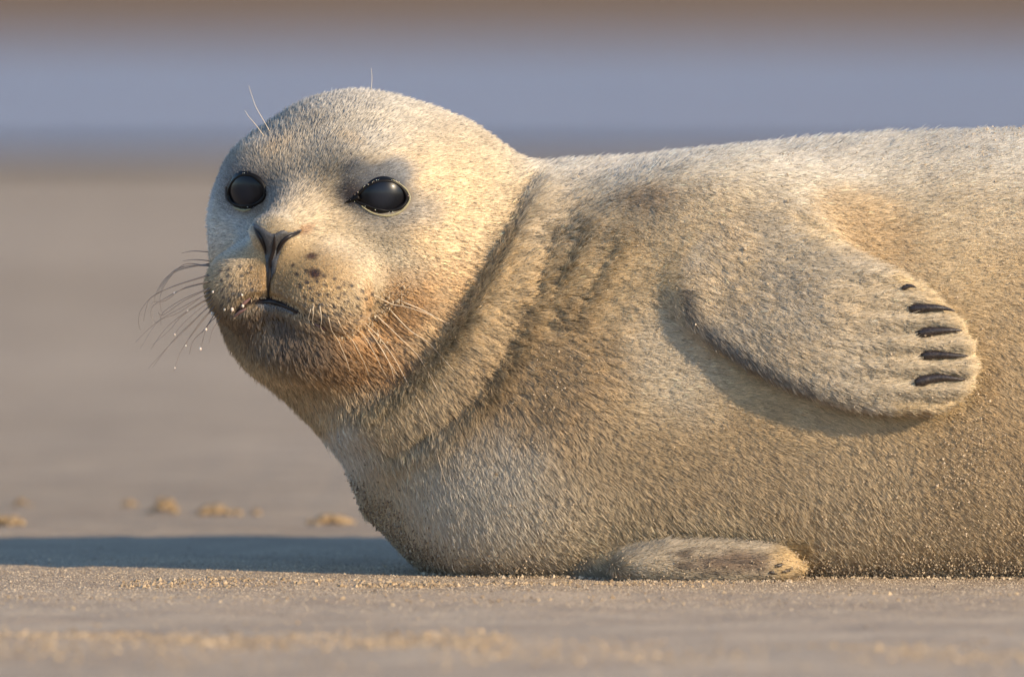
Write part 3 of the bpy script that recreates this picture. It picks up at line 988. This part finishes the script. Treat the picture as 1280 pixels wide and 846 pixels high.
    for k, s_ in enumerate((0, .34, .68, 1.0)):
        pts[:, k] = P - N * .8 * (1 - s_) + Tn * Lc * s_ * cs * (.8 + .2 * s_) + N * Lc * sn * (s_ * (1.35 - .35 * s_)) + off * (cl * s_ ** 1.6)[:, None]
    pts[:, :, 1] = np.maximum(pts[:, :, 1], .6)
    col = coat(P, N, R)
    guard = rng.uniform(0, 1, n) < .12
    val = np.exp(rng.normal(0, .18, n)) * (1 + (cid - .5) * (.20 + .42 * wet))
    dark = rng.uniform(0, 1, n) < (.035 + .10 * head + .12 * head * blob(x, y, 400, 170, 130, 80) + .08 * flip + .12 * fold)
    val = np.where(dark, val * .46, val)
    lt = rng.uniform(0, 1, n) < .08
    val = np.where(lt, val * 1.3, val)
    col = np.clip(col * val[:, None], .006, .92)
    cu = bpy.data.hair_curves.new('fur')
    cu.add_curves([4] * n)
    W = np.stack([(pts[..., 0] - 640) * S, pts[..., 2] * S, pts[..., 1] * S], -1).astype(np.float32)
    cu.attributes['position'].data.foreach_set('vector', W.ravel())
    ra = cu.attributes.get('radius') or cu.attributes.new('radius', 'FLOAT', 'POINT')
    rad = np.array([.33, .32, .24, .05]) * S
    rr = (rng.uniform(.7, 1.25, n) * np.where(guard, 1.4, 1))[:, None] * rad[None] * np.where(eyep < 60, .8, 1)[:, None]
    ra.data.foreach_set('value', rr.astype(np.float32).ravel())
    a = cu.attributes.new('coat', 'FLOAT_COLOR', 'CURVE')
    a.data.foreach_set('color', np.hstack([col, np.ones((n, 1))]).astype(np.float32).ravel())
    a = cu.attributes.new('lie', 'FLOAT_VECTOR', 'CURVE')
    a.data.foreach_set('vector', np.stack([N[:, 0], N[:, 2], N[:, 1]], 1).astype(np.float32).ravel())
    cu.materials.append(M_fur)
    o = bpy.data.objects.new('fur', cu); link(o); o.parent = body
    o['kind'] = 'stuff'
    print('hairs', n, time.time() - T0)
build_fur()

# ---- eyes, lids, nose
SK = lambda P: sdf(P, False)
def on_skin(x, y, lift=0.0, fn=None):
    P = cast(fn or SK, x, y)
    N = grad(fn or SK, P, 2.5); N /= np.linalg.norm(N, axis=1)[:, None]
    return P + N * np.reshape(lift, (-1, 1)) if np.ndim(lift) else P + N * lift, N

def tube(pts, rad, sides=8, closed=False, flat=None):
    P = np.asarray(pts, float); n = len(P)
    r = np.broadcast_to(np.asarray(rad, float), (n,))
    if closed: T = np.roll(P, -1, 0) - np.roll(P, 1, 0)
    else: T = np.gradient(P, axis=0)
    T /= np.linalg.norm(T, axis=1)[:, None] + 1e-9
    u = np.cross(T[0], (0.31, .77, .55)); u /= np.linalg.norm(u)
    vs = []
    for k in range(n):
        u = u - (u @ T[k]) * T[k]; u /= np.linalg.norm(u)
        w_ = np.cross(T[k], u)
        for j in range(sides):
            t = 2 * math.pi * j / sides
            vs.append(P[k] + r[k] * (math.cos(t) * u + math.sin(t) * w_))
    fs = []
    for k in range(n if closed else n - 1):
        k2 = (k + 1) % n
        for j in range(sides):
            j2 = (j + 1) % sides
            fs.append((k * sides + j, k * sides + j2, k2 * sides + j2, k2 * sides + j))
    if not closed:
        fs.append(tuple(range(sides))[::-1]); fs.append(tuple((n - 1) * sides + j for j in range(sides)))
    return np.array(vs), fs

for k, e in enumerate(EYES):
    import bmesh
    bm = bmesh.new(); bmesh.ops.create_uvsphere(bm, u_segments=64, v_segments=40, radius=1)
    v = np.array([p.co[:] for p in bm.verts]); f = [[q.index for q in fc.verts] for fc in bm.faces]; bm.free()
    # cornea bulges a little along the line of sight of the eye
    dot = v @ e['n']
    vv = e['ctr'] + v * e['r'] * (1 + .035 * sstep(.75, 1, dot))[:, None]
    eye = mesh_obj('eye', vv, f, M_eye, seal)
    la = eye.data.attributes.new('lens', 'FLOAT', 'POINT')
    ax = e['n'] if k else e['n']
    la.data.foreach_set('value', np.clip((dot - .55) / .45, 0, 1).astype(np.float32))  # centre mask for the glow painted into the eye
    out = smooth_closed(e['out'], 6)
    c0 = np.array(e['out']).mean(0)
    Pl, Nl = on_skin(c0[0] + (out[:, 0] - c0[0]) * 1.03, c0[1] + (out[:, 1] - c0[1]) * 1.03, -.3)
    # keep the lid lying on the ball
    rr = Pl - e['ctr']; ln = np.linalg.norm(rr, axis=1)
    vs, fs = tube(Pl, (2.3 + .7 * vnoise(Pl, 9, 3)) * (1 if k == 0 else 1.15), 8, True)
    mesh_obj('eyelid', vs, fs, M_lid, eye)
    # thin pale rim outside the black one, below and behind the eye
    arc = smooth_open([(452, 257), (462, 264), (474, 268.5), (488, 269), (500, 264.5), (508, 257), (512, 248), (509, 239), (501, 231), (490, 224.5)] if k == 0 else
                      [(292, 258), (298, 261), (306, 262.5), (314, 261)], 6)
    Pl2, _ = on_skin(arc[:, 0], arc[:, 1], .9)
    tt = np.linspace(0, 1, len(arc))
    vs, fs = tube(Pl2, (1.5 + .6 * vnoise(Pl2, 7, 4)) * np.sin(np.pi * (.06 + .88 * tt)) ** .5, 8)
    mesh_obj('eyelid_rim', vs, fs, M_lidpale, eye)
bead_v, bead_f = [], []
b1_v, b1_f = ico(1)
for e, m in ((EYES[0], 34), (EYES[1], 6)):
    out = smooth_closed(e['out'], 10); c0 = out.mean(0)
    pk = out[rng.integers(0, len(out), m)]
    g_ = rng.uniform(1.06, 1.16, m)[:, None]
    pk = c0 + (pk - c0) * g_
    Pb, _ = on_skin(pk[:, 0], pk[:, 1], 2.2)
    for p in Pb:
        bead_f.append(b1_f + len(bead_v) * len(b1_v)); bead_v.append(p + b1_v * rng.uniform(.25, .6) * rng.uniform(.6, 1.6, 3))
o = mesh_obj('lid_glint', np.vstack(bead_v), np.vstack(bead_f), M_milk, seal); o['kind'] = 'stuff'  # wet sparkle on the lids put in as tiny pale beads
q = smooth_open([(449, 246), (443, 249), (437, 251), (431, 254)], 4)
Pt, _ = on_skin(q[:, 0], q[:, 1], .2)
vs, fs = tube(Pt, np.linspace(3.6, 1.2, len(q)), 8)
mesh_obj('tear_duct', vs, fs, M_lid, seal)

def patch(name, poly, mat, lift, step=1.0, parent=None, fn=None):
    """a thin sheet of skin inside a closed outline, lying on the body's surface"""
    x0, y0 = poly.min(0) - 1; x1, y1 = poly.max(0) + 1
    gx_, gy_ = np.meshgrid(np.arange(x0, x1, step), np.arange(y0, y1, step), indexing='ij')
    P, N = on_skin(gx_.ravel(), gy_.ravel(), 0, fn or sdf)
    ds = poly_sd(gx_, gy_, poly)
    P = P + N * (lift * np.clip(-ds.ravel() / 3 + .2, -.6, 1))[:, None]
    ins = ds < .6
    nx_, ny_ = gx_.shape
    ii = np.arange(nx_ * ny_).reshape(nx_, ny_)
    q = np.stack([ii[:-1, :-1].ravel(), ii[:-1, 1:].ravel(), ii[1:, 1:].ravel(), ii[1:, :-1].ravel()], 1)
    q = q[ins.ravel()[q].all(1)]
    used = np.unique(q); remap = np.full(nx_ * ny_, -1); remap[used] = np.arange(len(used))
    return mesh_obj(name, P[used], remap[q][:, ::-1], mat, parent or seal)
patch('nose', NOSE_POLY, M_nose, 2.2)
for q in ([(374, 290), (362, 295), (354, 301), (349, 310), (346, 320)], [(319, 285), (325, 295), (330, 306), (333, 318)], [(344, 293), (342, 306), (340, 320), (338, 336), (336, 352), (335, 372)]):
    q = smooth_open(q, 5)
    Pt, _ = on_skin(q[:, 0], q[:, 1], 1.3, sdf)
    tt = np.linspace(0, 1, len(q))
    vs, fs = tube(Pt, .5 + 2.6 * np.sin(np.pi * (.1 + .85 * tt)), 7)
    mesh_obj('nostril' if len(q) < 24 else 'philtrum', vs, fs, M_dark, seal)
patch('lip', smooth_closed([(320, 380), (332, 378), (348, 382), (362, 388), (370, 394), (358, 392), (345, 390), (332, 391), (325, 387)], 3), M_foam, 1.2)
patch('mouth_opening', smooth_closed([(318, 379), (327, 375), (337, 373), (350, 376), (364, 383), (376, 391), (364, 388), (348, 383), (334, 380.5), (325, 381)], 3), M_dark, 2.4)
for q, r in (([(300, 384), (306, 378), (313, 372)], 2.4), ([(292, 396), (300, 390), (308, 386)], 2.2), ([(392, 404), (400, 408), (408, 412)], 2.2)):
    q = smooth_open(q, 4)
    Pt, _ = on_skin(q[:, 0], q[:, 1], 1.0)
    vs, fs = tube(Pt, r * np.sin(np.pi * np.linspace(.12, .9, len(q))), 7)
    mesh_obj('lip_edge', vs, fs, M_lip, seal)

# ---- claws
for (bx, by), (tx, ty), r in (((1137, 387), (1192, 395), 5.6), ((1148, 419), (1202, 418), 6.0), ((1152, 447), (1210, 442), 5.6), ((1144, 481), (1207, 471), 6.2), ((1128, 363), (1145, 366), 3.0)):
    t = np.linspace(0, 1, 12)
    px_ = bx + (tx - bx) * t; py_ = by + (ty - by) * t - .8 * np.sin(np.pi * t)
    P, N = on_skin(np.minimum(px_, bx + (tx - bx) * .8), py_, 0)
    P[:, 0] += px_ - np.minimum(px_, bx + (tx - bx) * .8)
    P = P + N * (1.6 + 7 * np.sin(np.pi * (.06 + .62 * t)))[:, None]
    vs, fs = tube(P, 1.25 * r * np.minimum(1, .55 + 3.5 * t) * np.clip(1 - t, .02, 1) ** .62, 10)
    mesh_obj('claw', vs, fs, M_claw, seal)
for (bx, by), (tx, ty), r in (((968, 708), (984, 705), 2.6), ((976, 714), (994, 711), 2.8), ((962, 714), (974, 716), 2.2)):
    t = np.linspace(0, 1, 7)
    P, N = on_skin(bx + (tx - bx) * t * .8, by + (ty - by) * t, 3.0)
    vs, fs = tube(P, r * np.clip(np.sin(np.pi * (.25 + .75 * t)), .06, 1), 7)
    mesh_obj('claw', vs, fs, M_claw, seal)

# ---- whiskers
c3 = lambda pts: [(150 + a * .352, 260 + b_ * .352) for a, b_ in pts]
LEFT_W = [[(318, 156), (260, 153), (218, 160)], [(322, 188), (265, 183), (222, 188)], [(325, 205), (230, 208), (165, 245), (128, 300), (122, 335)],
          [(322, 200), (210, 212), (155, 262), (130, 305)], [(322, 238), (200, 275), (120, 310), (75, 360), (65, 400), (72, 435)],
          [(322, 262), (230, 285), (160, 320), (115, 350), (110, 385), (130, 410)], [(325, 282), (230, 320), (165, 360), (145, 385), (145, 415)],
          [(325, 296), (215, 355), (130, 405), (55, 475)], [(326, 310), (225, 375), (160, 430), (110, 500)], [(330, 335), (250, 410), (180, 480), (115, 565)],
          [(335, 350), (270, 430), (215, 510), (190, 580)], [(342, 365), (300, 430), (260, 470), (245, 520)], [(352, 375), (310, 420), (285, 500)],
          [(360, 385), (330, 430), (315, 480)], [(330, 322), (262, 375), (215, 420), (190, 455)], [(338, 345), (288, 400), (240, 470), (232, 492)]]
TIPS = []
for w in list(LEFT_W[2:10]):
    LEFT_W.append([(a + rng.uniform(-4, 4) + j * rng.uniform(-7, 7), b_ + rng.uniform(-6, 6) + j * rng.uniform(-6, 9)) for j, (a, b_) in enumerate(w)])
for k, w in enumerate(LEFT_W):
    q = smooth_open(c3(w), 6)
    root, N = on_skin(q[0, 0], q[0, 1])
    run = np.concatenate([[0], np.cumsum(np.hypot(*np.diff(q, axis=0).T))])
    dep = root[0, 2] + run * rng.uniform(-.25, .25)
    P = np.stack([q[:, 0], 715 - q[:, 1], dep], 1)
    t_ = (P[:, 2] - CAMP[2]) / (0 - CAMP[2])
    P[:, 0] = 640 + (P[:, 0] - 640) * t_; P[:, 1] = CAM_H + (P[:, 1] - CAM_H) * t_
    if k in (10, 12, 14, 15): TIPS += [P[int(len(P) * f_)] for f_ in ((.6, .96) if k == 12 else (.93,))]
    if k in (5, 8): TIPS += [P[int(len(P) * .3)]]
    vs, fs = tube(P, np.linspace(.62, .2, len(P)), 6)
    mesh_obj('whisker', vs, fs, M_whisk_d, seal)
c5 = lambda pts: [(400 + a * .15625, 330 + b_ * .15625) for a, b_ in pts]
RIGHT_W = [[(65, 415), (110, 550), (180, 720), (215, 820)], [(140, 440), (210, 570), (300, 720), (380, 860)], [(230, 450), (330, 580), (440, 740), (520, 860)],
           [(330, 470), (460, 640), (570, 800), (640, 880)], [(440, 400), (560, 500), (700, 630), (850, 790), (960, 1000)], [(560, 360), (720, 520), (880, 620), (1080, 840)],
           [(640, 290), (820, 360), (960, 440), (1080, 500)], [(420, 250), (560, 300), (700, 330), (900, 400)], [(300, 420), (520, 640), (740, 980), (870, 1190), (1040, 1740)],
           [(0, 330), (20, 420), (35, 500)], [(400, 560), (520, 720), (600, 900)], [(-50, 330), (-40, 400), (-30, 450)], [(-70, 350), (-72, 400), (-78, 440)]]
for k, w in enumerate(RIGHT_W):
    q = smooth_open(c5(w), 6)
    t = np.linspace(0, 1, len(q))
    P, N = on_skin(q[:, 0], q[:, 1])
    P = P + N * (2 + 9 * t ** .6)[:, None]
    ker = np.array([1, 2, 3, 2, 1]) / 9.0
    for a in range(3):
        P[2:-2, a] = np.convolve(P[:, a], ker, 'valid')
    vs, fs = tube(P, np.linspace(.62, .25, len(P)), 6)
    mesh_obj('whisker', vs, fs, M_whisk_p, seal)
for q in ([(337, 164), (328, 148), (320, 134), (315, 120), (311, 107)], [(330, 170), (318, 154), (311, 146), (306, 138)], [(464, 112), (465, 98), (464, 85)]):
    q = smooth_open(q, 5)
    root, N = on_skin(q[0, 0] + 14, q[0, 1] + 22)
    P = np.stack([q[:, 0], 715 - q[:, 1], np.full(len(q), root[0, 2])], 1)
    t_ = (P[:, 2] - CAMP[2]) / (0 - CAMP[2])
    P[:, 0] = 640 + (P[:, 0] - 640) * t_; P[:, 1] = CAM_H + (P[:, 1] - CAM_H) * t_
    vs, fs = tube(P, np.linspace(.42, .18, len(P)), 6)
    mesh_obj('whisker', vs, fs, M_whisk_p, seal)

# ---- milk drops and saliva
SM_V, SM_F = ico(2)
DROPS = [(p, rng.uniform(.9, 2.0)) for p in TIPS]
for x, y, r in ((337, 297, 1.6), (434, 305, 1.5), (438, 345, 2.0), (400, 355, 2.4), (376, 356, 1.6), (337, 370, 2.6)):
    DROPS.append((on_skin(150 + x * .352, 260 + y * .352, 3.0)[0][0], r))
for k, (P, r) in enumerate(DROPS):
    v = SM_V * r * np.array([.9, 1.2, .9]) * (1 + .14 * vnoise(SM_V + k, .8, k)[:, None]) + P
    mesh_obj('milk_drop', v, SM_F, M_milk, seal)
foam_v, foam_f = [], []
sm1_v, sm1_f = ico(1)
for q, m, sp in (([(506, 366), (500, 374), (490, 380), (478, 386), (468, 394), (458, 403), (448, 408)], 120, 3.2), ([(502, 358), (490, 364), (478, 370)], 40, 2.6),
              ([(460, 402), (470, 420), (482, 438)], 60, 1.8), ([(446, 407), (438, 412), (433, 421)], 45, 2.4), ([(428, 424), (422, 422)], 20, 2.0),
              ([(484, 424), (496, 432), (500, 438)], 26, 2.2)):
    q = smooth_open(q, 12)
    pick = q[rng.integers(0, len(q), m)] + rng.normal(0, sp * 1.15, (m, 2))
    Pt, Nt = on_skin(pick[:, 0], pick[:, 1], rng.uniform(2.5, 5.0, m))
    for p in Pt:
        k = len(foam_v) * len(sm1_v)
        foam_v.append(sm1_v * rng.gamma(3, .24) * rng.uniform(.6, 1.5, 3) + p)
        foam_f.append(sm1_f + k)
o = mesh_obj('saliva', np.vstack(foam_v), np.vstack(foam_f), M_saliva, seal)
o['kind'] = 'stuff'

# ---- sand caught in the coat
def coat_sand():
    Q = V[F].mean(1); N = NRM[F].mean(1)
    Qv = V[F]
    area = .5 * np.linalg.norm(np.cross(Qv[:, 2] - Qv[:, 0], Qv[:, 3] - Qv[:, 1]), axis=1)
    R = regions(Q); x, y = R['x'], R['y']; n1, n2 = R['n1'], R['n2']
    patchy = sstep(-.25, .6, n1 * .6 + n2 * .6)
    d = .016 * sstep(980, 1200, x) * sstep(470, 620, y) * (.4 + patchy) + .045 * sstep(1130, 1260, x) * sstep(330, 520, y) * patchy
    d += .010 * blob(x, y, 660, 490, 130, 110, -40) * patchy + .004 * blob(x, y, 640, 600, 120, 80) * patchy
    d += .006 * sstep(1100, 1260, x) * sstep(260, 190, y)
    d += .002 * R['flip'] * patchy + .0005
    rim = sstep(34, 6, Q[:, 1] + 9 * n1) * (Q[:, 1] > 0)
    d *= 1.7
    d += .16 * rim * (x > 1000) + .03 * rim
    edge = np.interp(y, [560, 600, 640, 670, 700, 715], [400, 432, 465, 494, 530, 560])
    d += .14 * (1 - sstep(2, 46, x - edge + 8 * n1)) * sstep(585, 620, y) * (x < 640)
    d += .08 * blob(x, y, 540, 700, 110, 22, 8)
    d *= (Q[:, 2] < 120) & (x < 1340) & (R['head'] < .6)
    cdf = np.cumsum(area * d); n = int(cdf[-1])
    fi = np.minimum(np.searchsorted(cdf, rng.uniform(0, cdf[-1], n)), len(F) - 1)
    P = Q[fi] + rng.uniform(-1.6, 1.6, (n, 3)) + N[fi] * rng.uniform(2.5, 7.0, (n, 1))
    P[:, 1] = np.maximum(P[:, 1], .8)
    W = np.stack([(P[:, 0] - 640) * S, P[:, 2] * S, P[:, 1] * S], 1)
    r = (rng.gamma(4, .2, n) + .5) * S
    chest = x[fi] < 640
    tone = np.where(chest, rng.uniform(0, .6, n), rng.uniform(.4, 1, n))
    o = grains('sand_grains', W, r, M_grain, body, tone)
    print('grains', n)
coat_sand()
print('done', time.time() - T0)
